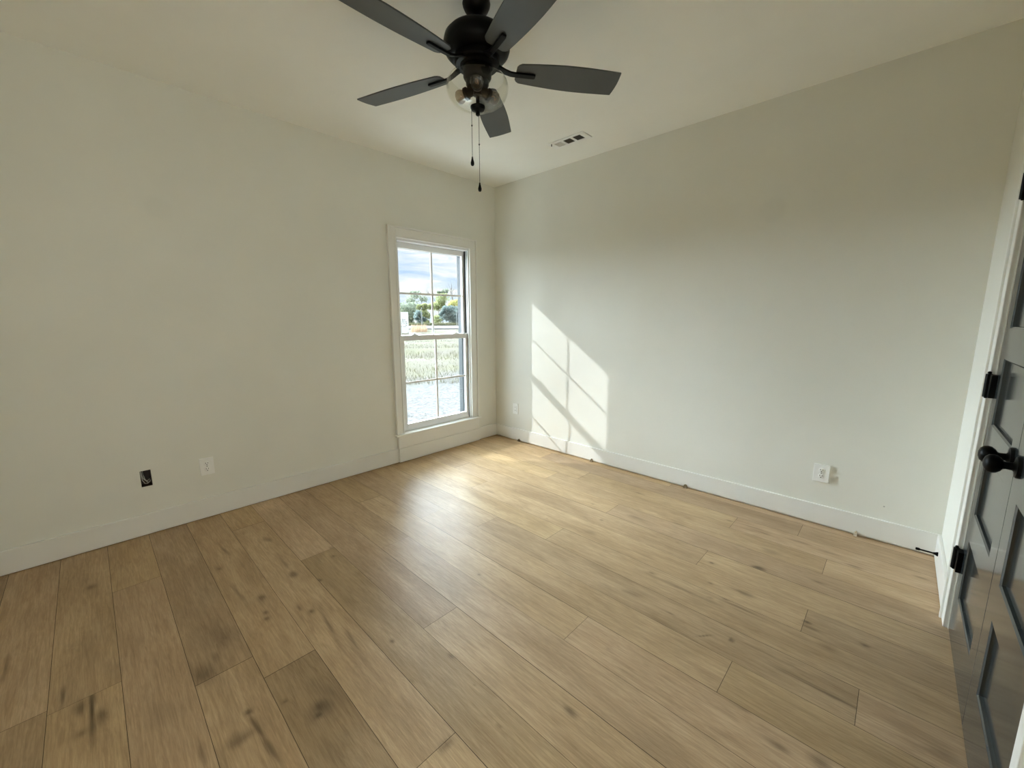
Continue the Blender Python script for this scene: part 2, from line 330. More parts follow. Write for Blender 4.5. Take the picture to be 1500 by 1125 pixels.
def oak():
    m = bpy.data.materials.new('oak_planks'); m.use_nodes = True
    N, L = new_nodes(m.node_tree)
    out = N('ShaderNodeOutputMaterial'); b = N('ShaderNodeBsdfPrincipled'); L(b.outputs[0], out.inputs[0])
    at = N('ShaderNodeAttribute', attribute_name='plank'); sp = N('ShaderNodeSeparateColor'); L(at.outputs['Color'], sp.inputs[0])
    tc = N('ShaderNodeTexCoord')
    off = N('ShaderNodeCombineXYZ'); m1 = N('ShaderNodeMath', operation='MULTIPLY'); m1.inputs[1].default_value = 37.0; L(sp.outputs['Blue'], m1.inputs[0])
    L(m1.outputs[0], off.inputs[0]); L(m1.outputs[0], off.inputs[2])
    ad = N('ShaderNodeVectorMath', operation='ADD'); L(tc.outputs['Object'], ad.inputs[0]); L(off.outputs[0], ad.inputs[1])
    def noise(scale3, sc_, det, dist=0.0, rough=.55):
        mp = N('ShaderNodeMapping'); mp.inputs['Scale'].default_value = scale3; L(ad.outputs[0], mp.inputs[0])
        n = N('ShaderNodeTexNoise'); n.inputs['Scale'].default_value = sc_; n.inputs['Detail'].default_value = det; n.inputs['Distortion'].default_value = dist; n.inputs['Roughness'].default_value = rough
        L(mp.outputs[0], n.inputs['Vector']); return n.outputs['Fac']
    grain = noise((2.0, 34, 1), 3.0, 6, 1.2)
    fine = noise((10, 190, 1), 3.0, 4, .4)
    cloud = noise((1.1, 3.6, 1), 1.6, 4, .5)
    cath = noise((.9, 7, 1), 2.2, 3, 1.8)
    # cathedral rings
    sn = N('ShaderNodeMath', operation='MULTIPLY'); sn.inputs[1].default_value = 46.0; L(cath, sn.inputs[0])
    sn2 = N('ShaderNodeMath', operation='SINE'); L(sn.outputs[0], sn2.inputs[0])
    base = N('ShaderNodeValToRGB'); L(cloud, base.inputs[0])
    base.color_ramp.elements[0].position = .28; base.color_ramp.elements[1].position = .72
    base.color_ramp.elements[0].color = (.435, .312, .182, 1); base.color_ramp.elements[1].color = (.605, .457, .287, 1)
    gr = N('ShaderNodeValToRGB'); L(grain, gr.inputs[0]); gr.color_ramp.elements[0].position = .32; gr.color_ramp.elements[1].position = .62
    gr.color_ramp.elements[0].color = (.80, .77, .74, 1); gr.color_ramp.elements[1].color = (1.03, 1.02, 1.01, 1)
    def mul(a, bb):
        x = N('ShaderNodeMix', data_type='RGBA', blend_type='MULTIPLY'); x.inputs['Factor'].default_value = 1.0
        L(a, x.inputs['A']); L(bb, x.inputs['B']); return x.outputs['Result']
    def rng_(v, a0, a1, b0, b1):
        r = N('ShaderNodeMapRange'); r.inputs['From Min'].default_value = a0; r.inputs['From Max'].default_value = a1; r.inputs['To Min'].default_value = b0; r.inputs['To Max'].default_value = b1
        L(v, r.inputs['Value']); return r.outputs[0]
    c = mul(base.outputs[0], gr.outputs[0])
    c = mul(c, rng_(fine, .3, .7, .90, 1.06))
    c = mul(c, rng_(sn2.outputs[0], -1, 1, .955, 1.02))
    c = mul(c, sp.outputs['Red'])
    # board-to-board hue: some greyer, some more golden
    hu = N('ShaderNodeMix', data_type='RGBA'); L(at.outputs['Alpha'], hu.inputs['Factor']); hu.inputs['A'].default_value = (1.03, 1.0, .93, 1); hu.inputs['B'].default_value = (.99, .965, 1.01, 1)
    c = mul(c, hu.outputs['Result'])
    kx = N('ShaderNodeMix', data_type='RGBA'); L(rng_(sp.outputs['Green'], 0, 1, 0, .92), kx.inputs['Factor']); L(c, kx.inputs['A']); kx.inputs['B'].default_value = (.050, .030, .016, 1)
    L(kx.outputs['Result'], b.inputs['Base Color'])
    L(rng_(fine, .3, .7, .36, .50), b.inputs['Roughness']); b.inputs['Specular IOR Level'].default_value = .13
    pore = noise((9, 26, 1), 3.2, 4, 2.2)
    bp = N('ShaderNodeBump'); bp.inputs['Strength'].default_value = .55; bp.inputs['Distance'].default_value = .0016; L(pore, bp.inputs['Height']); L(bp.outputs[0], b.inputs['Normal'])
    return m
fl = build_floor(); fl.data.materials.append(oak()); tag(fl, 'wide knotty oak plank floor', 'floor', None, 'structure')

# ------------------------------------------------------------------ baseboards
BT, BH, GAP = .016, .139, .004
def baseboard(name, a, b, label):
    bm = BM(); box(bm, a, b); return struct(name, bm, M_trim, label, 'baseboard', bevel=.003)
baseboard('baseboard_left', (0, LY, GAP), (BT, -1.300, BH), 'white baseboard along the window wall, left of the window')
baseboard('baseboard_corner', (0, -.290, GAP), (BT, 0, BH), 'short white baseboard between window and corner')
baseboard('baseboard_right', (BT, -BT, .011), (W, 0, BH), 'long white baseboard along the sunlit wall')
baseboard('baseboard_closet', (W-BT, -.664, GAP), (W, -BT, BH), 'short white baseboard between corner and closet casing')
baseboard('baseboard_closet_near', (W-BT, DY1+.09, GAP), (W, -2.03, BH), 'white baseboard on the near side of the closet')
baseboard('baseboard_near', (BT, LY, GAP), (W-BT, LY+BT, BH), 'white baseboard behind the camera')

# ------------------------------------------------------------------ window
win = thing('window_1', 'white double-hung window with grilles near the corner', 'window', (0, (WY0+WY1)/2, WZ0), kind='structure')
bm = BM()   # casing: flat boards with a raised back band
CO0, CO1, CT = -1.312, -.288, 2.160
box(bm, (0, CO0+.016, .275), (.016, WY0, CT-.016)); box(bm, (0, WY1, .275), (.016, CO1-.016, CT-.016)); box(bm, (0, WY0, WZ1), (.016, WY1, CT-.016))
obj('casing', bm, M_trim, win, bevel=.0015)
bm = BM()
box(bm, (0, CO0, .275), (.030, CO0+.016, CT)); box(bm, (0, CO1-.016, .275), (.030, CO1, CT)); box(bm, (0, CO0+.016, CT-.016), (.030, CO1-.016, CT))
obj('back_band', bm, M_trim, win, bevel=.004, seg=3)
bm = BM()   # small bead round the inside of the casing
for a, b in (((.016, WY0-.012, .275), (.022, WY0, WZ1+.012)), ((.016, WY1, .275), (.022, WY1+.012, WZ1+.012)), ((.016, WY0, WZ1), (.022, WY1, WZ1+.012))): box(bm, a, b)
obj('inner_bead', bm, M_trim, win, bevel=.003)
bm = BM(); box(bm, (-.030, WY0, WZ0), (.0, WY1, .275)); box(bm, (0, -1.330, .256), (.050, -.268, .275)); obj('stool', bm, M_trim, win, bevel=.004, seg=3)
bm = BM(); box(bm, (0, -1.300, .141), (.030, -.290, .256)); obj('apron', bm, M_trim, win, bevel=.002)
bm = BM(); box(bm, (0, -1.300, GAP), (.033, -.290, .139)); obj('plinth', bm, M_trim, win, bevel=.003)
bm = BM()   # vinyl frame lining the opening
box(bm, (-.12, WY0, .275), (-.0, WY0+.018, WZ1)); box(bm, (-.12, WY1-.012, .275), (-.0, WY1, WZ1)); box(bm, (-.12, WY0, WZ1-.020), (-.0, WY1, WZ1)); box(bm, (-.12, WY0, WZ0), (-.030, WY1, .282))
obj('window_frame', bm, M_vinyl, win, bevel=.0015)
bm = BM()   # tracks the sashes slide in
for y in (WY0+.018, WY1-.012): box(bm, (-.0215, y-.0015, .282), (-.0150, y+.0015, WZ1-.02)); box(bm, (-.0625, y-.0015, 1.20), (-.0360, y+.0015, WZ1-.02))
obj('jamb_track', bm, M_seal, win)
def sash(name, xi, xo, z0, z1, gy0, gy1, gz0, gz1, y0, y1, mull_z):
    bm = BM()
    box(bm, (xo, y0, z0), (xi, gy0, z1)); box(bm, (xo, gy1, z0), (xi, y1, z1)); box(bm, (xo, gy0, z0), (xi, gy1, gz0)); box(bm, (xo, gy0, gz1), (xi, gy1, z1))
    s = obj(name, bm, M_vinyl, win, bevel=.002)
    xm = (xi+xo)/2; ym = (gy0+gy1)/2
    g = BM(); box(g, (xm-.004, ym-.0095, gz0), (xm+.001, ym+.0095, gz1)); box(g, (xm-.0035, gy0, mull_z-.0095), (xm+.0005, ym-.0095, mull_z+.0095)); box(g, (xm-.0035, ym+.0095, mull_z-.0095), (xm+.0005, gy1, mull_z+.0095))
    go = obj('grille', g, M_vinyl, s, bevel=.001); go.location = (0, 0, 0); go.data.transform(Matrix.Translation(-win.location))
    p = BM(); box(p, (xm-.010, gy0-.004, gz0-.004), (xm-.006, gy1+.004, gz1+.004))
    po = obj('pane', p, M_pane, s); po.data.transform(Matrix.Translation(-win.location))
    return s
sash('lower_sash', -.028, -.060, .283, 1.196, -1.163, -.422, .345, 1.146, WY0+.019, WY1-.013, .742)
sash('upper_sash', -.064, -.094, 1.146, 2.041, -1.166, -.418, 1.196, 1.992, WY0+.019, WY1-.013, 1.587)
for y in (-1.035, -.535):
    bm = BM(); box(bm, (-.058, y-.032, 1.196), (-.034, y+.032, 1.203)); lathe(bm, [(0, .016), (.010, .014), (.013, .007), (.013, 0)], (-.046, y, 1.203), seg=16); box(bm, (-.050, y-.006, 1.206), (-.030, y+.034, 1.213))
    obj('sash_lock', bm, M_vinyl, win, bevel=.002)
bm = BM()   # outside trim, grey, round the opening
box(bm, (-.150, WY0, .262), (-.0945, -1.168, WZ1)); box(bm, (-.150, -.416, .262), (-.0945, WY1, WZ1)); box(bm, (-.150, -1.168, 2.0), (-.0945, -.416, WZ1)); box(bm, (-.17, -1.168, .262), (-.1205, -.416, .320))
obj('exterior_trim', bm, M_ext, win)

# ------------------------------------------------------------------ closet: casing, jamb and two leaves
bm = BM()
for s0, s1, b0, b1 in ((CY1, -.676, -.676, -.660), (-2.011, CY0, -2.027, -2.011)):
    box(bm, (W-.016, s0, 0), (W, s1, CZ1+.083-.016)); box(bm, (W-.024, b0, 0), (W, b1, CZ1+.083))
box(bm, (W-.016, CY0, CZ1), (W, CY1, CZ1+.083-.016)); box(bm, (W-.024, -2.011, CZ1+.067), (W, -.676, CZ1+.083))
struct('trim_1', bm, M_trim, 'white casing around the dark closet doors', 'casing', bevel=.003)
bm = BM()
box(bm, (W+.0005, CY1-.006, 0), (W+.10, CY1+0, CZ1)); box(bm, (W+.0005, CY0, 0), (W+.10, CY0+.006, CZ1)); box(bm, (W+.0005, CY0+.006, CZ1-.006), (W+.10, CY1-.006, CZ1))
struct('trim_2', bm, M_trim, 'white jamb lining the closet opening', 'jamb')
def leaf(name, y0, y1, label, hinge_y, knob_y):
    d = thing(name, label, 'door', (W+.002, hinge_y, .012), kind='structure')
    X0, X1 = W+.002, W+.037; z0, z1 = .003, 2.046
    py0, py1 = y0+.100, y1-.100
    if hinge_y > -1: py1 = y1-.088
    pz = [(.200+.3715*k, .455+.3715*k) for k in range(5)]
    bm = BM()
    us = [y0, py0, py1, y1]; vz = [z0]+[z for p in pz for z in p]+[z1]
    holed(bm, us, vz, lambda i, j: not (i == 1 and j % 2 == 1), lambda u, v, dd: (dd, u, v), X0, X1)
    obj('door_frame', bm, M_door, d, bevel=.0015)
    for a, b in pz:
        bm = BM()   # recessed panel with a sloped sticking round it
        r = .012; s = .0065
        o_ = [(X0+.0006, py0, a), (X0+.0006, py1, a), (X0+.0006, py1, b), (X0+.0006, py0, b)]
        m_ = [(X0+.004, py0+.005, a+.005), (X0+.004, py1-.005, a+.005), (X0+.004, py1-.005, b-.005), (X0+.004, py0+.005, b-.005)]
        i_ = [(X0+r, py0+s, a+s), (X0+r, py1-s, a+s), (X0+r, py1-s, b-s), (X0+r, py0+s, b-s)]
        R = [[bm.verts.new(p) for p in ring] for ring in (o_, m_, i_)]
        for A, B in zip(R[:-1], R[1:]):
            for k in range(4): bm.faces.new((A[k], A[(k+1) % 4], B[(k+1) % 4], B[k]))
        bm.faces.new(R[2])
        back = [bm.verts.new((X1-.006, p[1], p[2])) for p in o_]
        for k in range(4): bm.faces.new((R[0][k], back[k], back[(k+1) % 4], R[0][(k+1) % 4]))
        bm.faces.new(back)
        obj('door_panel', bm, M_door, d)
    for zc in (.335, 1.085, 1.835) if hinge_y > -1 else (1.085, 1.835):
        sg = 1 if hinge_y > -1 else -1
        bm = BM(); ky = hinge_y + .001*sg
        lathe(bm, [(0, -.052), (.004, -.051), (.0055, -.047), (.0100, -.046), (.0100, .046), (.0055, .047), (.006, .052), (.004, .056), (0, .057)], (W-.017, ky, zc), seg=16)
        box(bm, (W-.015, ky-sg*.000, zc-.045), (W+.0015, ky-sg*.045, zc+.045))
        obj('hinge', bm, M_black, d, smooth=True)
    k = BM()
    lathe(k, [(0, .0), (.033, .0), (.033, .004), (.030, .008), (.016, .010), (.0115, .014), (.0105, .026), (.012, .031), (.020, .036), (.0265, .044), (.028, .052), (.026, .060), (.019, .067), (.009, .0705), (0, .071)], (X0, knob_y, .925), axis=(-1, 0, 0), seg=32)
    obj('knob', k, M_black, d, smooth=True)
    return d
leaf('door_1', -1.3405, -.7505, 'dark charcoal closet door leaf hinged beside the sunlit wall', -.7505, -1.287)
leaf('door_2', -1.9365, -1.3435, 'dark charcoal closet door leaf nearest the camera', -1.9365, -1.400)

# ------------------------------------------------------------------ ceiling fan
FX, FY = 1.813, -1.850
fan = thing('ceiling_fan', 'black five-blade ceiling fan with clear glass bowl light, hanging from the ceiling', 'ceiling fan', (FX, FY, H))
fc = (FX, FY, 0)
bm = BM(); lathe(bm, [(0, H), (.060, H), (.062, H-.010), (.060, H-.020), (.052, H-.036), (.038, H-.048), (.022, H-.053), (.016, H-.055), (0, H-.055)], fc, seg=48); obj('canopy', bm, M_black, fan, smooth=True)
bm = BM(); lathe(bm, [(0, 2.69), (.0125, 2.69), (.0125, 2.640), (.019, 2.638), (.021, 2.615), (.028, 2.600), (0, 2.600)], fc, seg=24); obj('downrod', bm, M_black, fan, smooth=True)
bm = BM(); lathe(bm, [(0, 2.622), (.060, 2.621), (.100, 2.617), (.128, 2.607), (.144, 2.590), (.1495, 2.568), (.1485, 2.550), (.143, 2.534), (.132, 2.522), (.118, 2.515), (.100, 2.512), (0, 2.512)], fc, seg=64); obj('motor_housing', bm, M_black, fan, smooth=True)
bm = BM(); lathe(bm, [(0, 2.515), (.098, 2.515), (.102, 2.508), (.102, 2.488), (.096, 2.482), (.078, 2.480), (.070, 2.472), (0, 2.472)], fc, seg=48); obj('blade_hub', bm, M_black, fan, smooth=True)
bm = BM(); lathe(bm, [(0, 2.474), (.060, 2.474), (.064, 2.466), (.064, 2.436), (.060, 2.428), (.052, 2.420), (.052, 2.404), (.046, 2.396), (.020, 2.392), (.020, 2.360), (.008, 2.356), (.008, 2.312), (0, 2.312)], fc, seg=40); obj('light_fitter', bm, M_black, fan, smooth=True)
# blades
def blade_outline(n=22):
    r0, r1 = .175, .668
    up, lo = [], []
    for i in range(n):
        t = i/(n-1); r = r0+(r1-r0)*t
        wd = .052+.022*math.sin(min(1, t/.62)*PI/2) - .006*max(0, (t-.62)/.38)**1.6
        up.append((r, wd)); lo.append((r, -wd))
    # rounded root corners, crisp tip with a slight bow
    up[0] = (r0+.004, .036); lo[0] = (r0+.004, -.036)
    up.insert(1, (r0+.012, .047)); lo.insert(1, (r0+.012, -.047))
    tip = [(r1+.006*math.cos(a)*1.0, -.0675+.135*(k/6)) for k, a in enumerate(np.linspace(-PI/2, PI/2, 7))]
    return lo + tip[1:-1] + up[::-1]
PT = math.radians(-11.3); ZB = 2.470; A0 = math.radians(54.3)
for kb in range(5):
    a = A0+kb*2*PI/5
    e = Vector((math.cos(a), math.sin(a), 0)); t = Vector((-math.sin(a), math.cos(a), 0))
    tt = t*math.cos(PT)+Vector((0, 0, 1))*math.sin(PT); nn = e.cross(tt)
    P = lambda r, s, h: Vector((FX, FY, ZB))+e*r+tt*s+nn*h
    bm = BM(); ol = blade_outline()
    top = [bm.verts.new(P(r, s, .003)) for r, s in ol]; bot = [bm.verts.new(P(r, s, -.003)) for r, s in ol]
    bm.faces.new(top); bm.faces.new(bot[::-1])
    for i in range(len(ol)): bm.faces.new((top[i], bot[i], bot[(i+1) % len(ol)], top[(i+1) % len(ol)]))
    b = obj('blade', bm, M_blade, fan, bevel=.0012)
    bm = BM()   # bracket: curved arm off the hub ending in a flat bar under the blade
    path = [(.085, .020, .018), (.105, .017, .012), (.130, .014, .002), (.155, .0125, -.006), (.185, .012, -.0075), (.262, .012, -.0075), (.270, .009, -.0072)]
    rings = []
    for r, hw, h in path:
        th = .0045
        rings.append([bm.verts.new(P(r, s, h+d)) for s, d in ((-hw, -th), (hw, -th), (hw, th), (-hw, th))])
    for A, B in zip(rings[:-1], rings[1:]):
        for k in range(4): bm.faces.new((A[k], A[(k+1) % 4], B[(k+1) % 4], B[k]))
    bm.faces.new(rings[0]); bm.faces.new(rings[-1][::-1])
    br = obj('blade_bracket', bm, M_black, b, bevel=.002); br.data.transform(Matrix.Translation(-fan.location))
# glass bowl
bm = BM()
po = [(.124, 2.4275), (.133, 2.421), (.139, 2.410), (.1415, 2.395), (.140, 2.376), (.133, 2.357), (.120, 2.340), (.100, 2.327), (.072, 2.319), (.040, 2.3155), (.010, 2.315)]
pi_ = [(r-.0035 if r > .02 else r, z+.0035) for r, z in po][::-1]
lathe(bm, po+pi_, fc, seg=72, closed=True)
obj('glass_bowl', bm, M_bowl, fan, smooth=True)
bm = BM(); lathe(bm, [(.0, 2.3145), (.034, 2.3145), (.034, 2.309), (.029, 2.300), (.016, 2.295), (.010, 2.292), (.010, 2.280), (.006, 2.276), (0, 2.275)], fc, seg=32); obj('finial', bm, M_black, fan, smooth=True)
for k, az in enumerate((-44, 78, 200)):
    az = math.radians(az); e = Vector((math.cos(az), math.sin(az), -.20)).normalized(); o0 = Vector((FX, FY, 2.392))
    bm = BM(); lathe(bm, [(0, .012), (.018, .012), (.021, .018), (.021, .048), (.0265, .054), (.0265, .066), (.024, .066), (.020, .060), (0, .060)], o0, axis=e, seg=24)
    s = obj('lamp_socket', bm, M_black, fan, smooth=True)
    bm = BM(); lathe(bm, [(0, .058), (.013, .060), (.015, .066), (.022, .074), (.0275, .084), (.0290, .093), (.0265, .103), (.017, .111), (0, .1145)], o0, axis=e, seg=24)
    bo = obj('bulb', bm, M_bulb, fan, smooth=True)
    bm = BM(); q = Vector((0, 0, 1)).rotation_difference(e)
    tube(bm, [o0+q @ Vector((.007*math.cos(i*1.3), .007*math.sin(i*1.3), .066+.005*i)) for i in range(9)], .0012, 6)
    fi = obj('filament', bm, M_filament, bo); fi.data.transform(Matrix.Translation(-fan.location))
def chain(x, y, z0, z1, knotz):
    bm = BM(); n = int((z0-z1)/.0075)
    for i in range(n):
        z = z0-(i+.5)*(z0-z1)/n
        bmesh.ops.create_icosphere(bm, subdivisions=1, radius=.0019, matrix=Matrix.Translation((x, y, z)))
    tube(bm, [(x, y, z0), (x, y, z1)], .0009, 6)
    bmesh.ops.create_icosphere(bm, subdivisions=2, radius=.0036, matrix=Matrix.Translation((x, y, knotz)))
    c = obj('pull_chain', bm, M_black, fan)
    bm = BM(); lathe(bm, [(0, z1+.004), (.003, z1+.002), (.0045, z1-.008), (.0085, z1-.024), (.0078, z1-.032), (.0045, z1-.037), (0, z1-.038)], (x, y, 0), seg=20)
    f = obj('pull_fob', bm, M_black, c, smooth=True); f.data.transform(Matrix.Translation(-fan.location))
chain(FX-.0722*.30+.002, FY-.0691*.30, 2.302, 2.098, 2.235)
chain(FX+.002, FY+.004, 2.276, 1.985, 2.155)

# ------------------------------------------------------------------ ceiling register
VX0, VX1, VY0, VY1 = 1.092, 1.440, -.468, -.333
vent = thing('ceiling_vent', 'white three-section air register in the ceiling near the corner', 'vent', ((VX0+VX1)/2, (VY0+VY1)/2, H))
secs = [(1.148, 1.213), (1.235, 1.303), (1.325, 1.393)]
bm = BM(); us = [VX0]+[x for s in secs for x in s]+[VX1]; vsn = [VY0, -.437, -.362, VY1]
holed(bm, us, vsn, lambda i, j: not (j == 1 and i in (1, 3, 5)), lambda u, v, d: (u, v, d), H, H-.006)
obj('register_frame', bm, M_plate, vent, bevel=.002)
bm = BM()
for x0, x1 in secs: box(bm, (x0, -.437, H-.0008), (x1, -.362, H-.0002))
obj('duct_opening', bm, M_grey, vent)
for si, (x0, x1) in enumerate(secs):
    bm = BM(); n = 7; tl = .6 if si else -.6
    for k in range(n):
        x = x0+(k+.5)*(x1-x0)/n; hx = .0020 if si == 0 else .0022
        v = [bm.verts.new(p) for p in ((x-hx, -.437, H-.0052), (x-hx+.0008, -.437, H-.0058), (x+hx, -.437, H-.0022), (x+hx-.0008, -.437, H-.0016),
                                       (x-hx, -.362, H-.0052), (x-hx+.0008, -.362, H-.0058), (x+hx, -.362, H-.0022), (x+hx-.0008, -.362, H-.0016))]
        for f in ((0,1,2,3),(7,6,5,4),(0,4,5,1),(1,5,6,2),(2,6,7,3),(3,7,4,0)): bm.faces.new([v[i] for i in f])
    obj('louver', bm, M_plate if si == 0 else M_grey, vent)  # shade on two sections of angled white louvers is put into their grey
bm = BM(); box(bm, (1.130, -.452, H-.022), (1.134, -.445, H-.005)); obj('lever', bm, M_grey, vent)

# ------------------------------------------------------------------ outlets
def outlet(name, c, u, n, label, decora=False, wd=.078, ht=.118, dp=.010):
    """c on the wall, u along the wall, n out of it"""
    c, u, n = Vector(c), Vector(u), Vector(n); z = Vector((0, 0, 1))
    o = thing(name, label, 'outlet', c, 'wall outlets')
    def bx(bm, a0, a1, b0, b1, d0, d1):
        p = [c+u*a+z*b+n*d for a, b, d in ((a0,b0,d0),(a1,b1,d1))]; box(bm, p[0], p[1])
    bm = BM(); bx(bm, -wd/2, wd/2, -ht/2, ht/2, 0, dp); obj('cover_plate', bm, M_plate, o, bevel=.0025, seg=3)
    if decora:
        bm = BM(); bx(bm, -.0165, .0165, -.033, .033, dp-.001, dp+.002); f = obj('receptacle', bm, M_plate, o, bevel=.001)
        for s in (-1, 1):
            bm = BM()
            for a in (-.006, .006): bx(bm, a-.001, a+.001, s*.018-.004, s*.018+.004, dp+.0021, dp+.0024)
            bx(bm, -.006, .006, s*.018-.0005, s*.018+.0005, dp+.0021, dp+.0023)
            k = obj('slot', bm, M_slot, f); k.data.transform(Matrix.Translation(-o.location))
        for q in ((-.0175, -.0165, -.034, .034), (.0165, .0175, -.034, .034)):
            bm = BM(); bx(bm, *q, dp+.0001, dp+.0004); obj('seam', bm, M_grey, o)
        return o
    for s in (-1, 1):
        bm = BM(); pc = c+z*(s*.0195)+n*dp
        lathe(bm, [(0, -.001), (.0165, -.001), (.0165, .0015), (.0155, .0022), (0, .0022)], pc, axis=n, seg=28); f = obj('receptacle', bm, M_plate, o, smooth=True)
        bm = BM()
        bx(bm, -.0075, -.0048, s*.0195+.0005, s*.0195+.0090, dp+.0023, dp+.0026); bx(bm, .0048, .0075, s*.0195+.0005, s*.0195+.0080, dp+.0023, dp+.0026)
        lathe(bm, [(0, .0023), (.0030, .0023), (.0030, .0027), (0, .0027)], c+z*(s*.0195-.0075)+n*dp, axis=n, seg=12)
        k = obj('slot', bm, M_slot, f); k.data.transform(Matrix.Translation(-o.location))
    bm = BM(); lathe(bm, [(0, .0), (.003, .0), (.0028, .001), (0, .0012)], c+n*dp, axis=n, seg=14); obj('screw', bm, M_grey, o)
    return o
outlet('wall_outlet', (0, -2.752, .361), (0, 1, 0), (1, 0, 0), 'white duplex outlet on the window wall, beside the open wire hole')
outlet('wall_outlet', (3.055, 0, .352), (1, 0, 0), (0, -1, 0), 'white duplex outlet on the sunlit wall, toward the closet doors', wd=.084, dp=.010)
outlet('wall_outlet', (.316, 0, .360), (1, 0, 0), (0, -1, 0), 'white outlet beside the sun patch, close to the room corner', decora=True, wd=.075)

# open outlet box with loose wires
ob = thing('electrical_box', 'small open electrical box with loose wires in the window wall', 'electrical box', (0, (HY0+HY1)/2, (HZ0+HZ1)/2))
bm = BM()
holed(bm, [HY0-.003, HY0+.0005, HY1-.0005, HY1+.003], [HZ0-.003, HZ0+.0005, HZ1-.0005, HZ1+.003], lambda i, j: not (i == 1 and j == 1), lambda u, v, d: (d, u, v), -.006, -.066)
box(bm, (-.070, HY0-.003, HZ0-.003), (-.066, HY1+.003, HZ1+.003)); obj('box_shell', bm, M_box, ob)
for i, (m_, y0, sag, x) in enumerate(((M_wire, HY0+.008, .050, -.004), (M_wire, HY0+.004, .070, -.010), (M_wireb, HY0+.018, .040, -.012), (M_wire, HY0+.016, .066, -.018))):
    bm = BM()
    tube(bm, [(x-.03, y0, HZ1-.012), (x-.008, y0, HZ1-.012-.018), (x, y0+.004, HZ1-.02-sag*.6), (x, y0+.014, HZ1-.016-sag), (x-.006, y0+.026, HZ1-.020-sag), (x-.03, HY1-.006, HZ1-.014-sag)], .0021, 8)
    obj('wire', bm, m_, ob, smooth=True)

# ------------------------------------------------------------------ spring door stop on the short baseboard
st = thing('door_stop', 'black door stop sticking out of the short baseboard beside the closet', 'door stop', (W-BT, -.170, .088))
ax = (-1, 0, -.0)
bm = BM(); lathe(bm, [(0, 0), (.0115, 0), (.011, .004), (.007, .012), (.0055, .018), (0, .018)], st.location, axis=ax, seg=20); obj('stop_base', bm, M_black, st, smooth=True)
bm = BM(); lathe(bm, [(0, .015), (.0042, .015), (.0042, .072), (0, .072)], st.location, axis=ax, seg=16); obj('stop_rod', bm, M_black, st, smooth=True)
bm = BM(); lathe(bm, [(0, .070), (.0065, .070), (.0072, .074), (.0070, .084), (.005, .087), (0, .087)], st.location, axis=ax, seg=16); obj('stop_tip', bm, M_black, st, smooth=True)

# ------------------------------------------------------------------ wood scraps wedged under the right-hand baseboard
def shim(x, label, m, hgt=.030, wd=.026, dp=.018, seed=1):
    r = random.Random(seed); bm = BM(); n = 7; j = lambda s: r.uniform(-s, s)
    prof = [(-wd*.5, 0), (-wd*.55, hgt*.5), (-wd*.28, hgt*.86), (0, hgt*1.0), (wd*.3, hgt*.9), (wd*.5, hgt*.42), (wd*.6, 0)]
    A = [bm.verts.new((x+a+j(.0015), -BT-.0006, max(.0008, b+j(.002) if b else .0008))) for a, b in prof]
    Bv = [bm.verts.new((x+a*.9+j(.0015), -BT-dp*(1-.55*b/hgt), max(.0008, b*.92+j(.002) if b else .0008))) for a, b in prof]
    for i in range(n): bm.faces.new((A[i], A[(i+1) % n], Bv[(i+1) % n], Bv[i]))
    bm.faces.new(A); bm.faces.new(Bv[::-1])
    o = obj('wood_shim', bm, m, bevel=.0008, origin=(x, -BT-dp*.5, 0)); tag(o, label, 'shim', 'shims along the baseboard'); return o
shim(.380, 'small dark wood shim at the baseboard, nearest the room corner', M_shim, seed=1)
shim(1.325, 'small dark wood shim at the baseboard, just past the sun patch', M_shim, seed=2)
shim(2.208, 'small dark wood shim at the middle of the long baseboard', M_shim, .032, .028, seed=3)
shim(3.262, 'pale wood shim at the baseboard, closest to the door stop', M_shimw, .030, .016, seed=4)

